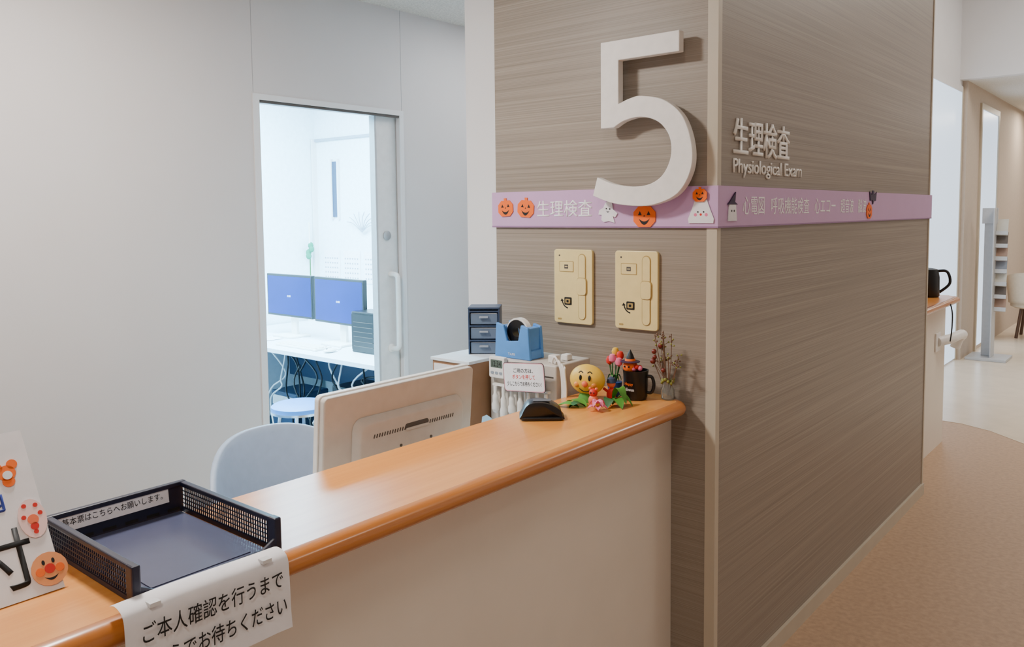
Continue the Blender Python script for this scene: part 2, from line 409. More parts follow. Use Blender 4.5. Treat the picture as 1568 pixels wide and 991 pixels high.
# ---------------------------------------------------------------- card key plates
def plate(cx):
    Mx=FY(cx,-.0005,1.304); o=[]
    b=prism('plate',rect_round(.156,.250,.010),'z',0,.012,M['cream'],.002,2); o.append(xf(b,Mx))
    def r(n,x,y,w,h,rd,m,d=.001,l=.012): 
        q=prism(n,[(x+a,y+b_) for a,b_ in rect_round(w,h,rd)],'z',l,l+d,m); o.append(xf(q,Mx))
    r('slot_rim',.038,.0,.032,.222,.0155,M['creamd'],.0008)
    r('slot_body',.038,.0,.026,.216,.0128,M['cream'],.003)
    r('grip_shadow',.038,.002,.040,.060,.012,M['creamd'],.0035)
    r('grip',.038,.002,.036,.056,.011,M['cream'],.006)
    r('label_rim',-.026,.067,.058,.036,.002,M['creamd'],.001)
    r('label_plate',-.026,.067,.054,.032,.002,M['cream'],.0016)
    r('label_ink',-.026,.067,.016,.014,.001,M['vent'],.0019)
    r('label_ink2',-.026,.067,.011,.003,.001,M['cream'],.0022)
    r('key_rim',-.020,-.050,.030,.026,.003,M['ink'],.001)
    r('key_plate',-.020,-.050,.020,.016,.003,M['creamd'],.003)
    r('key_hole',-.020,-.050,.008,.008,.002,M['ink'],.004)
    r('screw',-.055,.104,.006,.006,.0028,M['vent'],.0006)
    arcp=[(-.016+.030*math.cos(math.radians(190+70*i/8)),-.046+.030*math.sin(math.radians(190+70*i/8))) for i in range(9)]
    arcp+=[(-.016+.026*math.cos(math.radians(190+70*i/8)),-.046+.026*math.sin(math.radians(190+70*i/8))) for i in range(8,-1,-1)]
    o.append(flat('arrow',arcp,M['ink'],Mx,.0006,.012))
    o.append(flat('arrow_head',[(-.052,-.052),(-.038,-.050),(-.046,-.042)],M['ink'],Mx,.0006,.012))
    r('logo',-.055,-.112,.016,.006,.0028,M['creamd'],.0006)
    return group('card_key_switch',o)
plate(-.512); plate(-.267)

# ---------------------------------------------------------------- staff side items
cab=[box('body',-.885,-.715,-.31,-.025,.7005,1.06,M['brown'],.002),box('top',-.890,-.712,-.315,-.02,1.06,1.07,M['desk'],.001),
     box('door_front',-.875,-.725,-.314,-.31,.72,1.05,M['wallw'])]
group('small_cabinet',cab)
def drawers():
    w=.054; dpt=.10; H=.155
    dr=[box('frame_left',-w,-w+.005,-dpt,0,0,H,M['dblue']),box('frame_right',w-.005,w,-dpt,0,0,H,M['dblue']),
        box('frame_top',-w-.001,w+.001,-dpt-.001,0,H,H+.007,M['dblue'],.002),box('frame_back',-w,w,-.005,0,0,H,M['dblue'])]
    for i in range(3):
        z=.002+i*.050
        dr+=[box('drawer_%d'%(i+1),-w+.007,w-.007,-dpt+.004,-.008,z,z+.040,M['draw2'],.003),box('shelf_%d'%(i+1),-w+.005,w-.005,-dpt,-.005,z+.0425,z+.048,M['dblue']),
             box('pull_%d'%(i+1),-.016,.016,-dpt-.004,-dpt+.004,z+.022,z+.029,M['draw'],.002)]
    xf(dr,Matrix.Translation((-.828,-.095,1.0705))@Matrix.Rotation(math.radians(36),4,'Z'))
    return group('desktop_drawer_unit',dr)
drawers()
bx=[box('body',-.705,-.43,-.22,-.03,.7005,1.074,M['beige'],.006,3),box('front_groove',-.69,-.44,-.2215,-.219,1.035,1.038,M['vent'])]
group('white_storage_box',bx)
side=[(-.678,1.0745),(-.528,1.0745),(-.530,1.10),(-.536,1.180),(-.566,1.188),(-.578,1.135),(-.625,1.130),(-.640,1.182),(-.672,1.190)]
def ring(n,c,r0,r1,h,m,seg=36):
    prof=[(r0,-h/2),(r1,-h/2),(r1,h/2),(r0,h/2),(r0,-h/2)]
    v=[];f=[]
    for r,q in prof[:-1]:
        for i in range(seg):
            a=2*math.pi*i/seg; v.append((c[0]+r*math.cos(a),c[1]+q,c[2]+r*math.sin(a)))
    for j in range(4):
        for i in range(seg): f.append((j*seg+i,j*seg+(i+1)%seg,((j+1)%4)*seg+(i+1)%seg,((j+1)%4)*seg+i))
    return smooth_by_angle(mk(n,v,f,m),40)
td=[prism('side_front',side,'y',-.150,-.138,M['lblue'],.003,2),prism('side_back',side,'y',-.085,-.073,M['lblue'],.003,2),
    box('base',-.676,-.530,-.140,-.082,1.0745,1.105,M['lblue'],.004),
    box('cutter',-.675,-.645,-.139,-.084,1.10,1.178,M['lblue'],.004),box('back_block',-.566,-.537,-.139,-.084,1.10,1.178,M['lblue'],.004)]
td+=[ring('tape_roll',(-.603,-.111,1.160),.040,.046,.022,M['white']),ring('core',(-.603,-.111,1.160),.018,.040,.030,M['black'])]
td.append(text('label','TAPE',M['white'],FY(0,-.150,0),-.62,-.59,1.085,1.093,.0003))
xf(td,Matrix.Translation((-.022,-.050,.0)))
group('tape_dispenser',td)
Mt=FY(-.660,-.2205,1.047)
group('digital_timer',[xf(prism('body',rect_round(.066,.070,.006),'z',.001,.018,M['white'],.002),Mt),
  xf(prism('lcd_screen',[(a,b+.012) for a,b in rect_round(.050,.026,.002)],'z',.018,.0186,M['lcd']),Mt),
  text('digits','12:34',M['ink'],Mt@Matrix.Translation((0,0,.0186)),-.019,.019,.003,.021,.0002,.0001)]+
  [xf(prism('button_%d'%(i+1),[(a-.018+.018*i,b-.018) for a,b in rect_round(.012,.008,.003)],'z',.018,.020,M['draw']),Mt) for i in range(3)])
Mn=FY(-.525,-.262,1.034)@Matrix.Rotation(math.radians(5),4,'Z')
nc=[xf(prism('card_border',rect_round(.168,.094,.012),'z',0,.0015,M['ink']),Mn),
    xf(prism('card_pink',rect_round(.165,.091,.011),'z',.001,.0018,M['pink']),Mn),
    xf(prism('card_face',rect_round(.159,.085,.009),'z',.001,.0022,M['paper']),Mn)]
for s,y,w in (('ご用の方は、',.014,.040),('ボタンを押して',-.006,.046),('少しこちらでお待ちください！',-.028,.070)):
    nc.append(text('line',s,M['ink'] if y!=-.006 else M['red'],Mn,-w,w,y,y+.015,.0002,.0023,bold=.012))
nc.append(tube('rod',[(-.525,-.258,.70),(-.525,-.258,1.0)],.003,M['steel'],False))
nc.append(lathe('rod_base',[(.03,0),(.03,.004),(.005,.01)],(-.525,-.258,.7005),M['black']))
group('notice_card_stand',nc)
hs=[box('hanger_bar',-.68,-.45,-.236,-.221,.985,.992,M['white'])]
for i in range(7):
    x=-.665+i*.035; L=.075+.02*(i%2)
    hs.append(tube('handle_%d'%(i+1),[(x,-.24,.985),(x+.003,-.243,.985-L*.5),(x+.001,-.24,.985-L)],[.006,.010,.013],M['white'],True,10))
    hs.append(ball('handle_tip_%d'%(i+1),(x+.001,-.24,.985-L),(.013,.010,.016),M['white'],12))
group('hanging_white_tools',hs)
cb=[]
for k in range(4):
    dx=.012*k
    cb.append(tube('loop_%d'%(k+1),[(-.46+dx,-.20,1.078),(-.44+dx,-.21,1.10-.01*k),(-.415+dx*.4,-.215,1.06),(-.41+dx*.4,-.215,.98),(-.418,-.22,.90),(-.44+dx,-.235,.86)],.0035,M['white']))
cb.append(box('plug_1',-.485,-.455,-.19,-.16,1.0745,1.10,M['white'],.004)); cb.append(box('plug_2',-.478,-.452,-.13,-.10,1.0745,1.095,M['white'],.004))
group('white_cable_bundle',cb)
group('blue_cloth',[mk('cloth',[(-.62+.02*i,-.36+.004*math.sin(j*2+i),.702+.03*j+.01*math.sin(i*1.3)) for j in range(8) for i in range(5)],[(j*5+i,j*5+i+1,(j+1)*5+i+1,(j+1)*5+i) for j in range(7) for i in range(4)],mat('cloth_blue',(150,190,214),.8),True)])

# monitor (back towards visitors)
W,Hh=.530,.325
mo=[]
bk=prism('back_shell',rect_round(W,Hh,.012),'z',-.008,.012,M['beige'],.004,2); mo.append(bk)
mo.append(prism('front_bezel',rect_round(W+.006,Hh+.006,.014),'z',-.024,-.008,M['bezel'],.002,2))
mo.append(prism('screen',rect_round(W-.03,Hh-.035,.002),'z',-.025,-.024,M['black']))
hump=prism('rear_housing',rect_round(.40,.28,.03),'z',.012,.034,M['beige'])
for v in hump.data.vertices:
    if v.co.z>.03: v.co.x*=.93; v.co.y=v.co.y*.90-.002
xf(hump,Matrix.Translation((.020,-.045,0))); bevel(hump,.004,2,20); smooth_by_angle(hump,40); mo.append(hump)
for s in (-1,1):
    for i in range(13):
        x=s*.09+(i-6)*.0088+.020
        q=prism('vent_%d'%(i+1),rect_round(.004,.011,.0015,2),'z',.0335,.0345,M['vent'])
        xf(q,Matrix.Translation((x,.044,0))@Matrix.Rotation(math.radians(-15),4,'Z')); mo.append(q)
mo.append(xf(prism('carry_recess',rect_round(.085,.016,.007),'z',.0335,.0348,M['vent']),Matrix.Translation((.025,.047,0))))
mo.append(xf(prism('carry_lip',rect_round(.08,.006,.003),'z',.0345,.037,M['beige']),Matrix.Translation((.025,.040,0))))
mo.append(xf(prism('port_cover',rect_round(.11,.09,.006),'z',.0335,.040,M['beige'],.002),Matrix.Translation((.025,-.06,0))))
for sx in (-.055,.055):
    mo.append(xf(prism('screw',circ(0,0,.004),'z',.034,.036,M['vent']),Matrix.Translation((sx+.025,.0,0))))
Mm=frame((-.520,-.782,.948),(0,1,0),(.085,0,1))
xf(mo,Mm@Matrix.Translation((0,0,-.012)))
mo.append(tube('neck',[(-.535,-.782,.93),(-.555,-.782,.82),(-.58,-.782,.712)],.022,M['beige'],True,12))
mo.append(lathe('base',[(.11,0),(.11,.008),(.09,.016),(.03,.02)],(-.58,-.782,.7005),M['beige'],36))
group('computer_monitor',mo)

# office chair
def chair():
    o=[]; cx,cy=-.98,-.70; r=.265
    v=[];f=[]; NU,NV=28,14
    for side in (0,1):
        for j in range(NV+1):
            for i in range(NU+1):
                u=-1+2*i/NU; w_=j/NV
                ang=math.radians(180+u*72)
                rr=r+(0.018 if side else 0)+.03*w_
                top=.838-.17*abs(u)**2.6
                bot=.50+.03*abs(u)**2
                z=bot+(top-bot)*w_
                v.append((cx+rr*math.cos(ang)-.05*w_,cy+rr*math.sin(ang)*1.0,z))
    n1=(NV+1)*(NU+1)
    for s in (0,1):
        for j in range(NV):
            for i in range(NU):
                a=s*n1+j*(NU+1)+i; f.append((a,a+1,a+NU+2,a+NU+1))
    for i in range(NU):
        a=i; f.append((a,a+1,n1+a+1,n1+a)); a=NV*(NU+1)+i; f.append((a,a+1,n1+a+1,n1+a))
    for j in range(NV):
        a=j*(NU+1); b=a+NU+1; f.append((a,b,n1+b,n1+a)); a+=NU;b+=NU; f.append((a,b,n1+b,n1+a))
    sh=mk('backrest',v,f,M['chair'],True); bevel(sh,.005,2,60); sh.data.shade_smooth(); o.append(sh)
    o.append(lathe('seat',[(.10,.42),(.21,.425),(.235,.45),(.225,.48),(.12,.49)],(cx,cy,0),M['chair'],36))
    o.append(box('back_bracket',-1.26,-1.0,cy-.03,cy+.03,.40,.42,M['black'],.004)); o.append(tube('back_post',[(-1.24,cy,.41),(-1.285,cy,.46),(-1.30,cy,.60)],.015,M['black']))
    o.append(tube('gas_lift',[(cx,cy,.08),(cx,cy,.42)],.025,M['black'],False,14))
    for k in range(5):
        a=math.radians(72*k+10); ex,ey=cx+.26*math.cos(a),cy+.26*math.sin(a)
        o.append(tube('base_leg_%d'%(k+1),[(cx,cy,.10),(ex,ey,.07)],.016,M['black'],False)); o.append(ball('caster_%d'%(k+1),(ex,ey,.028),.028,M['black'],14))
    return group('office_chair',o)
chair()

# ---------------------------------------------------------------- counter-top items
ZT=.9795
def tray():
    o=[]; x0,x1,y0,y1=-.412,-.092,-1.704,-1.462; z0=ZT; z1=ZT+.060
    o.append(box('bottom',x0+.01,x1-.004,y0+.01,y1-.01,z0,z0+.005,M['slate']))
    o.append(box('bottom_ridge',x0+.04,x1-.03,y0+.035,y1-.035,z0+.005,z0+.0065,M['slate']))
    for ys,d in ((y0,-1),(y1,1)):
        t0,t1=ys-.001,ys+.001
        n=40
        for i in range(n+1):
            x=x0+.012+(x1-x0-.03)*i/n
            o.append(box('mesh_bar',x-.0010,x+.0010,t0,t1,z0,z1-.006,M['navy']))
        for j in range(6):
            z=z0+.009+j*.0080; o.append(box('mesh_rail',x0,x1-.015,t0,t1,z-.0009,z+.0009,M['navy']))
        o.append(box('side_foot',x0,x1-.01,ys-.002,ys+.002,z0,z0+.008,M['navy']))
        o.append(box('side_rim',x0-.004,x1-.004,ys-.006,ys+.006,z1-.009,z1,M['navy'],.002))
        o.append(box('front_post',x1-.022,x1,ys-.007,ys+.007,z0,z1+.001,M['navy'],.003))
    o.append(box('back_wall',x0-.003,x0+.003,y0,y1,z0,z1,M['navy']))
    o.append(box('back_rim',x0-.006,x0+.006,y0-.006,y1+.006,z1-.008,z1+.001,M['navy'],.002))
    lip=[(y0,z0),(y1,z0),(y1,z0+.03),(y1-.03,z0+.014),(y0+.03,z0+.014),(y0,z0+.03)]
    o.append(prism('front_lip',lip,'x',x1-.006,x1-.001,M['navy']))
    for k in range(6):
        y=y0+.02+k*(y1-y0-.04)/5
        o.append(box('back_slot',x0+.003,x0+.0035,y-.012,y+.012,z0+.006,z0+.012,M['ink']))
    Ml=frame((x0+.006,y0,z1-.033),(0,1,0),(-.12,0,1))
    o.append(xf(prism('label_strip',[(.012,0),(.212,0),(.212,.030),(.012,.030)],'z',0,.001,M['paper']),Ml))
    o.append(text('label_text','基本票はこちらへお願いします。',M['ink'],Ml,.020,.200,.009,.022,.0002,.0012))
    return join('document_tray',o)
tray()
def notice():
    o=[]; ya,yb=-1.745,-1.475; prof=[(-.096,.9955),(-.080,1.000),(-.062,.996),(-.0530,.985),(-.0510,.96),(-.0500,.93),(-.0495,.90),(-.047,.872)]
    prof=[(x+.004,z) for x,z in prof]
    prof=[tuple(p) for p in catmull(prof,4)]
    N=30; v=[];f=[]
    for side in (0,.0006):
        for i in range(N+1):
            u=i/N
            for k,(x,z) in enumerate(prof):
                q=k/len(prof)
                v.append((x+side+.0010*math.sin(u*9+1)*q+(.003*(u>.9)*(u-.9)*10*q),ya+(yb-ya)*u,z+.004*math.sin(u*5)*(1-q)*.4))
    K=len(prof); n1=(N+1)*K
    for s in (0,1):
        for i in range(N):
            for k in range(K-1): a=s*n1+i*K+k; f.append((a,a+1,a+K+1,a+K))
    o.append(mk('sheet',v,f,M['paper'],True))
    Mx=FX(-.0418,0,0)
    o.append(text('line_1','ご本人確認を行うまで',M['ink'],Mx,-1.722,-1.490,.945,.975,.0003,.0,bold=.004))
    o.append(text('line_2','こちらでお待ちください',M['ink'],Mx,-1.728,-1.484,.899,.929,.0003,.0,bold=.004))
    tp=mat('clear_tape',(226,226,228),.2)
    for y in (-1.70,-1.515): o.append(box('tape',-.060,-.0455,y-.008,y+.008,.9925,.9985,tp)) 
    return group('paper_notice',o)
notice()
def board():
    w=.2105; h=.268
    BL=Vector((-.242,-1.746-w,.981)); Mx=frame(BL,(0,1,0),(-.148,0,.22))
    o=[xf(prism('card',[(0,0),(w,0),(w,h),(0,h)],'z',-.004,0,M['paper']),Mx)]
    o.append(text('kanji','付',M['ink'],Mx,w-.118,w-.030,.018,.112,.0004,.0004,bold=.004))
    o.append(text('kanji_2','受',M['ink'],Mx,w-.205,w-.125,.018,.112,.0004,.0004,bold=.004))
    o.append(text('blue_text','総合案内',M['blue_ink'],Mx,.02,w-.050,.140,.175,.0004,.0004,bold=.02))
    bl=Mx@Vector((.04,.2,-.004)); o.append(tube('strut_1',[bl,(bl.x-.12,bl.y-.01,.981)],.003,M['steel'],False))
    bl=Mx@Vector((.17,.2,-.004)); o.append(tube('strut_2',[bl,(bl.x-.12,bl.y-.01,.981)],.003,M['steel'],False))
    def dot(n_,x,y,r,m,l,ry=None): o.append(flat(n_,[(x+a,y+b) for a,b in circ(0,0,r,18,ry)],m,Mx,.0012,l))
    cx,cy=w-.018,.118
    dot('sticker_rabbit',cx,cy,.020,M['peachp'],.0012,.032)
    for a,b in ((-.008,.022),(.008,.020),(-.012,.004),(.012,.006),(0,-.022)): dot('spot',cx+a,cy+b,.0035,M['red'],.0018)
    dot('rabbit_nose',cx,cy-.002,.008,M['peach'],.002); dot('rabbit_mouth',cx,cy-.013,.006,M['red'],.002)
    cx,cy=w-.014,.034
    dot('sticker_face',cx,cy,.026,M['breadf'],.0012)
    dot('nose',cx,cy,.0075,M['red'],.002); dot('cheek_l',cx-.014,cy-.002,.0065,M['orange'],.002); dot('cheek_r',cx+.014,cy-.002,.0065,M['orange'],.002)
    dot('eye_l',cx-.007,cy+.011,.0022,M['ink'],.002,.004); dot('eye_r',cx+.007,cy+.011,.0022,M['ink'],.002,.004)
    o.append(smile('mouth',cx,cy-.011,.010,.007,M['ink'],Mx,.002))
    cx,cy=w-.036,.200
    for a,b,r in ((0,0,.013),(-.012,.01,.008),(.010,.013,.008),(0,-.014,.009)): dot('fox_sticker',cx+a,cy+b,r,M['orange'],.0006)
    dot('fox_white',cx,cy-.004,.007,M['paper'],.002)
    return group('reception_sign_board',o)
M['peachp']=mat('sticker_pale_pink',(250,214,210),.6); M['breadf']=mat('sticker_bread',(240,160,104),.6)
board()
prof=[(-.054,0),(.054,0),(.056,.012),(.048,.030),(.020,.046),(-.012,.050),(-.040,.044),(-.056,.018)]
Ms=Matrix.Translation((-.300,-.462,ZT))@Matrix.Rotation(math.radians(40),4,'Z')
bd=prism('body',[tuple(p) for p in catmull(prof,4,True)],'y',-.034,.034,M['black'],.004,2,True)
bd2=prism('base',rect_round(.118,.078,.012),'z',0.0,.010,M['black'],.003,2)
lb=xf(prism('label',rect_round(.05,.030,.003),'z',0,.0012,mat('label_grey',(90,92,98),.4)),Matrix.Translation((.0,-.004,.0505)))
for v in bd.data.vertices: v.co.z=max(v.co.z,.004)
xf([bd,bd2,lb],Ms); group('stamp_case',[bd,bd2,lb])

def bread(c):
    x,y,z=c; o=[]; RX,RZ=.058,.046
    o.append(ball('head',(x,y,z),(RX,.042,RZ),M['yellow'],32))
    d=Vector((.40,-.90,0)).normalized()
    rt=Vector((-d.y,d.x,0)); up=Vector((0,0,1))
    def on(a,b,push=1.0):
        p0=rt*a+up*b; A=(d.x/RX)**2+(d.y/.042)**2; B=2*(p0.x*d.x/RX**2+p0.y*d.y/.042**2); Cc=(p0.x/RX)**2+(p0.y/.042)**2+(p0.z/RZ)**2-1
        D=max(0,B*B-4*A*Cc); t=(-B+math.sqrt(D))/(2*A)
        return Vector((x,y,z))+p0+d*t*push
    for s in (-1,1):
        o.append(ball('eye',on(s*.014,.012),(.0045,.0045,.009),M['ink'],12))
        o.append(ball('cheek',on(s*.026,-.010,.86),.010,M['cheek'],14))
        o.append(tube('brow',[on(s*.007,.026),on(s*.014,.030),on(s*.021,.025)],.0016,M['ink']))
    o.append(ball('nose',on(0,-.006,.95),.010,M['peach'],14))
    o.append(tube('smile',[on(-.018,-.022),on(-.007,-.030),on(.007,-.030),on(.018,-.022)],.0016,M['ink']))
    o.append(lathe('pedestal',[(.030,ZT),(.028,ZT+.012),(.018,z-.030)],(x,y,0),M['green'],20))
    return o
group('smiling_bread_head_toy',bread((-.315,-.215,1.046)))
def leaf(n,c,L,W_,ang,m,lift=.02):
    N=8;v=[];f=[]
    for i in range(N+1):
        t=i/N; w=W_*math.sin(math.pi*min(1,t*.96+.02))**.7; zz=lift*math.sin(t*math.pi)
        v+=[(t*L,-w,zz+.004),(t*L,0,zz),(t*L,w,zz+.004)]
    for i in range(N):
        a=i*3; f+=[(a,a+1,a+4,a+3),(a+1,a+2,a+5,a+4)]
    o=mk(n,v,f,m,True); return xf(o,Matrix.Translation(c)@Matrix.Rotation(math.radians(ang),4,'Z'))
group('small_coral_figurine',[ball('body',(-.262,-.262,.997),(.015,.015,.018),M['peach'],16),ball('head',(-.262,-.262,1.020),.013,M['red'],16),
   ball('ear_l',(-.273,-.262,1.032),.005,M['peach'],10),ball('ear_r',(-.251,-.262,1.032),.005,M['peach'],10),
   ball('eye_l',(-.262,-.275,1.022),.0022,M['ink'],8),ball('eye_r',(-.253,-.273,1.022),.0022,M['ink'],8)])
lv=[leaf('leaf_1',(-.275,-.28,ZT),.08,.020,170,M['green'],.012),leaf('leaf_2',(-.285,-.305,ZT),.065,.020,200,M['green'],.010),leaf('leaf_3',(-.28,-.28,ZT),.05,.018,240,M['dgreen'],.012),
    leaf('leaf_4',(-.225,-.215,ZT),.060,.018,20,M['green'],.03),leaf('leaf_5',(-.225,-.215,ZT),.06,.018,-30,M['green'],.025),leaf('leaf_6',(-.225,-.215,ZT),.05,.018,-75,M['dgreen'],.025),
    leaf('leaf_8',(-.225,-.215,ZT+.01),.05,.02,-5,M['green'],.045)]
group('artificial_leaves',lv)
sf=[leaf('petal_%d'%(i+1),(-.222,-.300,ZT+.006),.030,.009,72*i+20,M['fpink'],.008) for i in range(5)]
sf+=[leaf('petal_up_%d'%(i+1),(-.222,-.300,ZT+.012),.024,.008,72*i+56,M['fpink'],.016) for i in range(5)]
sf.append(ball('centre',(-.222,-.300,ZT+.018),.007,M['yellow'],12))
group('pink_star_flower',sf)
TX=-.288
tp=[lathe('pot',[(.018,ZT),(.022,ZT+.03),(.024,ZT+.045),(.02,ZT+.045)],(TX,-.105,0),mat('pot_blue',(40,80,150),.4),20)]
for i,(dx,dy,h,m) in enumerate(((-.018,.0,.100,'red'),(.0,-.012,.110,'fpink'),(.018,.004,.118,'red'),(-.006,.014,.126,'yellow'),(.022,-.01,.100,'fpink'))):
    tp.append(tube('stem_%d'%(i+1),[(TX,-.105,ZT+.04),(TX+dx*.7,-.105+dy,ZT+h*.7),(TX+dx,-.105+dy,ZT+h)],.002,M['dgreen']))
    tp.append(lathe('bloom_%d'%(i+1),[(.002,0),(.010,.006),(.012,.016),(.008,.026),(.003,.028)],(TX+dx,-.105+dy,ZT+h-.004),M[m],12))
    tp.append(leaf('tulip_leaf_%d'%(i+1),(TX+dx*.4,-.105,ZT+.045),.024,.006,60*i,M['green'],.02))
group('tulip_pot',tp)
MXX,MYY=-.215,-.100
mg=[lathe('mug',[(.032,0),(.036,.01),(.038,.078),(.040,.090),(.036,.090),(.033,.02),(.005,.015)],(MXX,MYY,ZT),M['black'],28)]
mg.append(tube('handle',[(MXX+.034,MYY+.01,ZT+.072),(MXX+.048,MYY+.015,ZT+.070),(MXX+.054,MYY+.017,ZT+.047),(MXX+.048,MYY+.014,ZT+.024),(MXX+.033,MYY+.01,ZT+.022)],.005,M['black']))
mg.append(text('lettering','Halloween',M['white'],FY(MXX,MYY-.039,0),-.018,.018,ZT+.03,ZT+.04,.0004))
mg.append(text('lettering_2','Happy',M['orange'],FY(MXX,MYY-.039,0),-.014,.014,ZT+.045,ZT+.056,.0004))
wx,wy=MXX-.012,MYY-.012
for k in range(8):
    a=2*math.pi*k/8; mg.append(ball('pumpkin_lobe_%d'%(k+1),(wx+.008*math.cos(a),wy+.008*math.sin(a),ZT+.100),(.015,.015,.018),M['orange'],12))
mg+=[lathe('hat_brim',[(.030,0),(.030,.002),(.016,.004)],(wx,wy,ZT+.115),M['purple'],20),lathe('hat_cone',[(.016,0),(.010,.018),(.001,.036)],(wx,wy,ZT+.117),M['black'],16),
     lathe('hat_band',[(.0165,.002),(.0150,.008)],(wx,wy,ZT+.117),M['orange'],16),
     ball('eye_l',(wx-.006,wy-.023,ZT+.103),.003,M['ink'],8),ball('eye_r',(wx+.008,wy-.022,ZT+.103),.003,M['ink'],8)]
mg+=[ball('feather_%d'%k,(wx+.022+.012*math.cos(k),wy+.01*math.sin(k*2),ZT+.098+.006*math.sin(k*3)),.008,M['red' if k%2 else 'fpink'],10) for k in range(6)]
group('halloween_mug',mg)
group('toy_figurine_dark',[ball('body',(-.255,-.175,ZT+.022),(.015,.014,.022),M['red'],14),ball('head',(-.255,-.175,ZT+.054),.013,M['peach'],14),lathe('cap',[(.015,0),(.012,.012),(.003,.018)],(-.255,-.175,ZT+.058),M['dblue'],14),
   tube('arm',[(-.265,-.18,ZT+.03),(-.273,-.19,ZT+.04)],.004,M['red'],False),tube('arm_2',[(-.245,-.18,ZT+.03),(-.237,-.19,ZT+.04)],.004,M['red'],False)])
tw=[lathe('vase',[(.016,0),(.020,.004),(.021,.03),(.014,.045),(.016,.055),(.014,.055),(.011,.045),(.018,.028),(.016,.006)],(-.132,-.050,ZT),M['glass'],20)]
random.seed(11)
for i in range(11):
    a=random.uniform(-.055,.045); b=random.uniform(-.03,.02); h=random.uniform(.11,.22)
    p0=Vector((-.132,-.050,ZT+.01)); p2=Vector((-.132+a,-.050+b-.01,ZT+h)); p1=(p0+p2)/2+Vector((a*.2,0,.02))
    tw.append(tube('twig_%d'%(i+1),[p0,p1,p2],.0014,M['twig'],True,6))
    for k in range(6):
        t=random.uniform(.45,1); q=p1.lerp(p2,t) ; s=Vector((random.uniform(-.012,.012),random.uniform(-.008,.008),random.uniform(0,.012)))
        tw.append(tube('side_twig',[q,q+s],.0009,M['twig'],False,5)); tw.append(ball('bud',q+s,.003,M['olive' if k%2 else 'twig'],8))
for dx,dz,r in ((-.046,.115,.009),(-.042,.145,.008),(-.020,.165,.008),(-.040,.128,.007),(-.01,.09,.007)):
    tw.append(ball('berry',(-.132+dx,-.060,ZT+dz),r,M['berry'],14)); tw.append(tube('berry_stalk',[(-.132,-.052,ZT+.05),(-.132+dx,-.060,ZT+dz)],.001,M['twig'],False,5))
for k in range(12):
    a=2*math.pi*k/12; tw.append(ball('olive_berry',(-.132+.018*math.cos(a),-.050+.016*math.sin(a),ZT+.058+.006*math.sin(3*a)),.005,M['olive'],8))
group('dried_flower_vase',tw)

# ---------------------------------------------------------------- exam room beyond the door
dk=[box('top',-4.44,-2.44,.77,1.88,.67,.70,M['desk'],.003),box('side_panel_1',-2.48,-2.45,.80,1.86,0,.67,M['desk']),box('side_panel_2',-4.42,-4.39,.80,1.86,0,.67,M['desk']),box('back_panel',-4.39,-2.48,1.55,1.57,.3,.67,M['dblue'])]
random.seed(5)
for i in range(18):
    x=random.uniform(-4.1,-2.7); y=random.uniform(.95,1.05)
    p=[(x,y,.66)]
    for k in range(4): p.append((x+random.uniform(-.2,.2),y+random.uniform(-.04,.04),.60-.13*k+random.uniform(-.08,.08)))
    p.append((x+random.uniform(-.1,.1),y,.02)); dk.append(tube('cable_%d'%(i+1),p,.006,M['black'] if i%4 else M['white']))
group('exam_desk',dk)
def mon(x0,x1,z0,z1,y,yaw):
    cx=(x0+x1)/2; Mx=Matrix.Translation((cx,y,(z0+z1)/2))@Matrix.Rotation(math.radians(yaw),4,'Z')@Matrix.Rotation(math.radians(90),4,'X')
    w,h=x1-x0,z1-z0
    o=[xf(prism('casing',rect_round(w,h,.006),'z',-.03,0,M['black'],.003),Mx),xf(prism('screen',rect_round(w-.025,h-.03,.002),'z',0,.001,M['screen']),Mx)]
    o+= [box('neck',cx-.03,cx+.03,y+.035,y+.055,.715,(z0+z1)/2,M['white']),box('foot',cx-.11,cx+.11,y-.07,y+.10,.7005,.715,M['white'],.004)]
    o.append(text('login_text','0:00',M['paper'],Mx,-.02,.02,-.01,.004,.0003,.0015))
    return group('desktop_monitor',o)
mon(-4.06,-3.53,.84,1.14,1.15,0); mon(-3.49,-2.93,.835,1.14,1.12,-4)
group('pc_tower',[box('case',-2.93,-2.69,1.0,1.16,.7005,.955,M['black'],.006),box('front_panel',-2.92,-2.70,.992,1.0,.72,.94,M['black'])]+
   [box('slot',-2.90,-2.72,.989,.992,.74+.03*i,.743+.03*i,M['vent']) for i in range(6)])
group('keyboard',[box('tray',-3.55,-3.12,.86,.99,.7005,.715,M['white'],.004)]+[box('key_row_%d'%(j+1),-3.54,-3.13,.87+.025*j,.888+.025*j,.715,.720,M['bezel'],.002) for j in range(4)])
group('desk_papers',[box('sheet_%d'%(i+1),-4.2+.13*i,-4.0+.13*i,.85+.02*i,1.02+.02*i,.7008+.0012*i,.7018+.0012*i,M['paper']) for i in range(3)])
group('computer_mouse',[ball('body',(-3.02,.90,.713),(.03,.05,.013),M['white'],14),tube('cord',[(-3.02,.95,.712),(-3.05,1.0,.705),(-3.1,1.05,.705)],.003,M['white']),ball('wheel',(-3.02,.875,.724),(.004,.008,.004),M['vent'],8)])
group('ups_box',[box('case',-3.30,-3.05,1.12,1.4,0.001,.42,M['black'],.01),box('panel',-3.28,-3.07,1.115,1.12,.3,.38,M['vent'])])
group('power_box',[box('case',-4.0,-3.7,1.12,1.4,.001,.30,M['dblue'],.01),box('panel',-3.98,-3.72,1.115,1.12,.2,.27,M['white'])])
SX,SY=-2.90,.58
st=[lathe('seat',[(.15,0),(.165,.01),(.165,.035),(.15,.045),(.05,.048)],(SX,SY,.41),mat('stool_blue',(70,124,184),.5),32),ring('seat_band',(0,0,0),.150,.168,.014,M['chrome'])]
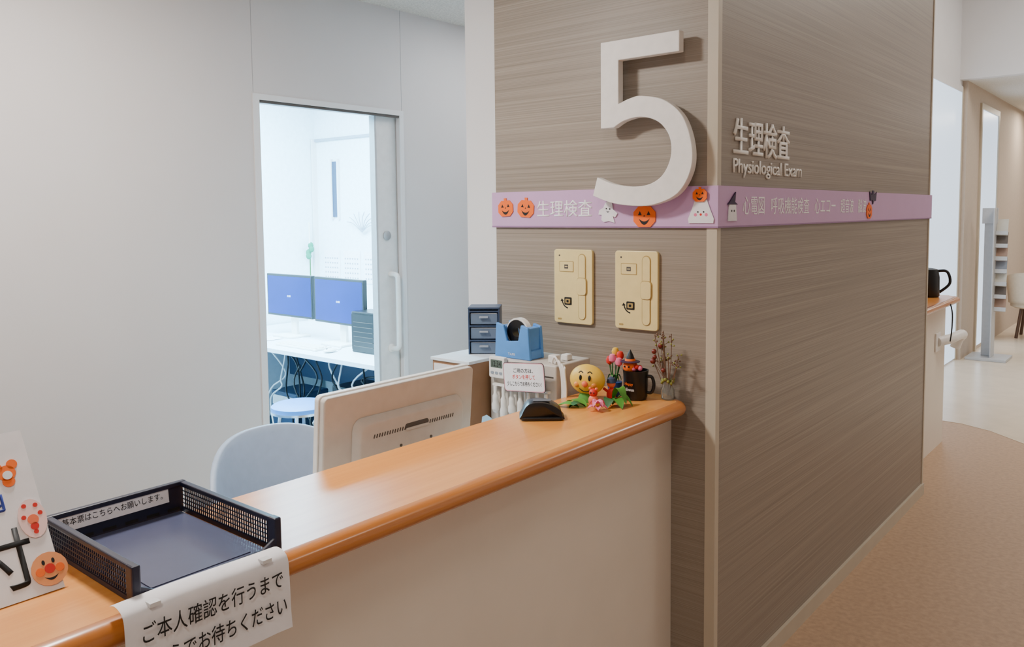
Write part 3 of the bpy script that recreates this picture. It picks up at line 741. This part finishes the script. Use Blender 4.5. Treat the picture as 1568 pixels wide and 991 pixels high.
xf(st[1],Matrix.Translation((SX,SY,.415))@Matrix.Rotation(math.radians(90),4,'X'))
for k in range(4):
    a=math.radians(45+90*k); st.append(tube('leg_%d'%(k+1),[(SX+.11*math.cos(a),SY+.11*math.sin(a),.415),(SX+.17*math.cos(a),SY+.17*math.sin(a),.0)],.011,M['chrome'],False))
rg=[(SX+.145*math.cos(2*math.pi*i/24),SY+.145*math.sin(2*math.pi*i/24),.16) for i in range(25)]
st.append(tube('foot_ring',rg,.008,M['chrome'],False)); group('round_stool',st)
join('trim_exam_window',[box('a',-4.45,-2.2,1.88,1.9,2.15,2.17,M['draw']),box('b',-4.455,-4.435,1.86,1.9,1.05,2.17,M['wallw'])])
group('window_3',[box('glass',-4.225,-4.16,1.888,1.899,1.54,1.98,M['dblue']),box('frame_l',-4.24,-4.225,1.88,1.899,1.52,2.0,M['wallw']),box('frame_r',-4.16,-4.145,1.88,1.899,1.52,2.0,M['wallw'])])
pp=[]
for i in range(3):
    x=-4.36+i*.25
    pp.append(box('sheet_%d'%(i+1),x,x+.20,1.893,1.899,1.02,1.27,M['paper']))
    for r in range(5):
        for c in range(6): pp.append(box('cell',x+.012+.030*c,x+.026+.030*c,1.892,1.893,1.05+.038*r,1.062+.038*r,M['draw']))
join('wall_calendar_sheets',pp)
group('green_duster',[tube('handle',[(-4.41,1.79,1.50),(-4.41,1.79,1.32)],.006,M['white'],False)]+[ball('tuft_%d'%k,(-4.41+.015*math.sin(k*2),1.79+.01*math.cos(k),1.31-.028*k),(.022,.022,.028),M['green2'],10) for k in range(4)]+[tube('stem',[(-4.41,1.79,1.22),(-4.41,1.79,.71)],.005,M['dgreen'],False),lathe('cup',[(.03,0),(.035,.12)],(-4.41,1.79,.7005),M['white'],16)])
sk=[]
for i in range(9):
    a=i*.35; sk.append(tube('wire_%d'%(i+1),[(-3.85,1.87,1.42),(-3.85+.10*math.cos(a),1.86,1.47+.05*math.sin(a)),(-3.85+.19*math.cos(a),1.87,1.46+.12*math.sin(a))],.003,M['draw']))
group('hanging_cable_coil',sk)
group('file_stand',[box('folder_%d'%(i+1),-2.90+.03*i,-2.875+.03*i,1.25,1.5,.7005,.98,M['draw' if i%2 else 'white'],.002) for i in range(4)])

# ---------------------------------------------------------------- far corridor
box('window_1',-.749,-.742,5.0,7.05,.02,2.72,M['day'])
join('trim_window_1',[box('a',-.75,-.735,7.05,7.098,0,2.78,M['trim']),box('b',-.75,-.735,5.0,7.05,2.72,2.78,M['wallw'])])
box('window_2',-.699,-.692,7.80,8.75,.05,2.62,M['day'])
join('trim_window_2',[box('a',-.70,-.680,7.74,7.80,0,2.68,M['trim']),box('b',-.70,-.680,8.75,8.81,0,2.68,M['trim']),box('c',-.70,-.680,7.80,8.75,2.62,2.68,M['trim'])])
RXo=-.56
br=[box('base',-.67,-.30,7.15,7.55,.002,.03,M['rack'],.004),box('post',RXo,RXo+.10,7.36,7.40,.03,1.56,M['rack'],.004),box('post_side',RXo+.10,RXo+.112,7.22,7.42,.03,1.56,M['rack'],.003),
    box('head_plate',RXo-.02,RXo+.12,7.34,7.36,1.40,1.56,M['rack'],.002)]
for i in range(7):
    z=.50+.13*i
    Mr=Matrix.Translation((RXo+.115,7.32,z))@Matrix.Rotation(math.radians(-18),4,'X')
    br.append(xf(box('brochure_%d'%(i+1),.0,.10,-.01,.0,0,.17,M['bro'][(i*3)%4]),Mr)); br.append(xf(box('pocket_%d'%(i+1),-.002,.105,-.03,-.012,0,.04,M['rack']),Mr))
group('brochure_rack',br)
lc=[]
LX,LY=-.30,9.25
v=[];f=[];NU,NV=24,8
for s in (0,1):
    for j in range(NV+1):
        for i in range(NU+1):
            u=-1+2*i/NU; a=math.radians(270)+u*math.radians(110); rr=.30-(.04 if s else 0)+.03*j/NV
            v.append((LX+rr*math.cos(a),LY+rr*math.sin(a),.42+(.38-.14*abs(u)**2)*j/NV))
n1=(NV+1)*(NU+1)
for s in (0,1):
    for j in range(NV):
        for i in range(NU): a=s*n1+j*(NU+1)+i; f.append((a,a+1,a+NU+2,a+NU+1))
for i in range(NU):
    for j in (0,NV): a=j*(NU+1)+i; f.append((a,a+1,n1+a+1,n1+a))
for j in range(NV):
    for i in (0,NU): a=j*(NU+1)+i; f.append((a,a+NU+1,n1+a+NU+1,n1+a))
lc.append(mk('shell_back',v,f,M['chair2'],True)); lc.append(lathe('seat',[(.24,.36),(.28,.38),(.28,.44),(.20,.47)],(LX,LY,0),M['chair2'],28))
for k in range(4):
    a=math.radians(45+90*k); lc.append(tube('leg_%d'%(k+1),[(LX+.2*math.cos(a),LY+.2*math.sin(a),.38),(LX+.26*math.cos(a),LY+.26*math.sin(a),.003)],.018,M['darkwood'],False))
group('lounge_chair',lc)
jx,jy=-.230,3.60
kt=[lathe('body',[(.060,0),(.066,.01),(.064,.13),(.054,.18),(.02,.19)],(jx,jy,ZT),M['black'],24),
    tube('handle',[(jx+.05,jy+.03,ZT+.17),(jx+.10,jy+.04,ZT+.165),(jx+.115,jy+.045,ZT+.09),(jx+.058,jy+.03,ZT+.03)],.009,M['black'])]
group('black_water_jug',kt)
group('grab_rail',[tube('rail',[(-.149,3.50,.70),(-.10,3.62,.71),(-.09,3.80,.71),(-.09,3.95,.70),(-.12,3.98,.66),(-.14,3.98,.60)],.032,M['white'],True,14),box('plate',-.150,-.14,3.44,3.56,.64,.76,M['white'],.004)])
group('hanging_cord',[tube('cord',[(-.058,3.40,.96),(-.050,3.42,.90),(-.054,3.44,.80),(-.06,3.43,.72)],.004,M['black'])])

# ---------------------------------------------------------------- lights
def area(n,loc,sx,sy,power,col=(1,1,1),rot=(0,0,0)):
    l=bpy.data.lights.new(n,'AREA'); l.shape='RECTANGLE'; l.size=sx; l.size_y=sy; l.energy=power; l.color=col
    o=bpy.data.objects.new(n,l); o.location=loc; o.rotation_euler=rot; COL.objects.link(o); return o
area('ceiling_light_staff',(-1.05,-1.35,2.56),.26,.26,50,(1,.94,.88))
area('ceiling_light_staff_rear',(-1.4,1.2,2.56),.4,.8,11,(.92,.96,1))
area('ceiling_light_corridor_a',(1.2,-3.2,3.98),.6,.6,40,(1,.90,.78))
area('ceiling_light_corridor_b',(2.4,1.6,3.98),.6,.6,20,(1,.89,.76))
area('ceiling_light_corridor_c',(1.4,5.4,3.98),1.2,1.2,90,(1,.94,.86))
area('ceiling_light_far',(1.2,10,2.82),1.0,3.0,60,(1,.95,.9))
area('wall_washer_far',(-.3,10.2,2.80),.15,.15,14,(1,.9,.75))
area('ceiling_light_exam',(-3.3,.3,2.56),1.6,1.6,560,(.45,.80,1))
w=bpy.data.worlds.new('world'); scene.world=w; w.use_nodes=True
w.node_tree.nodes['Background'].inputs[0].default_value=(.8,.85,.9,1); w.node_tree.nodes['Background'].inputs[1].default_value=.3
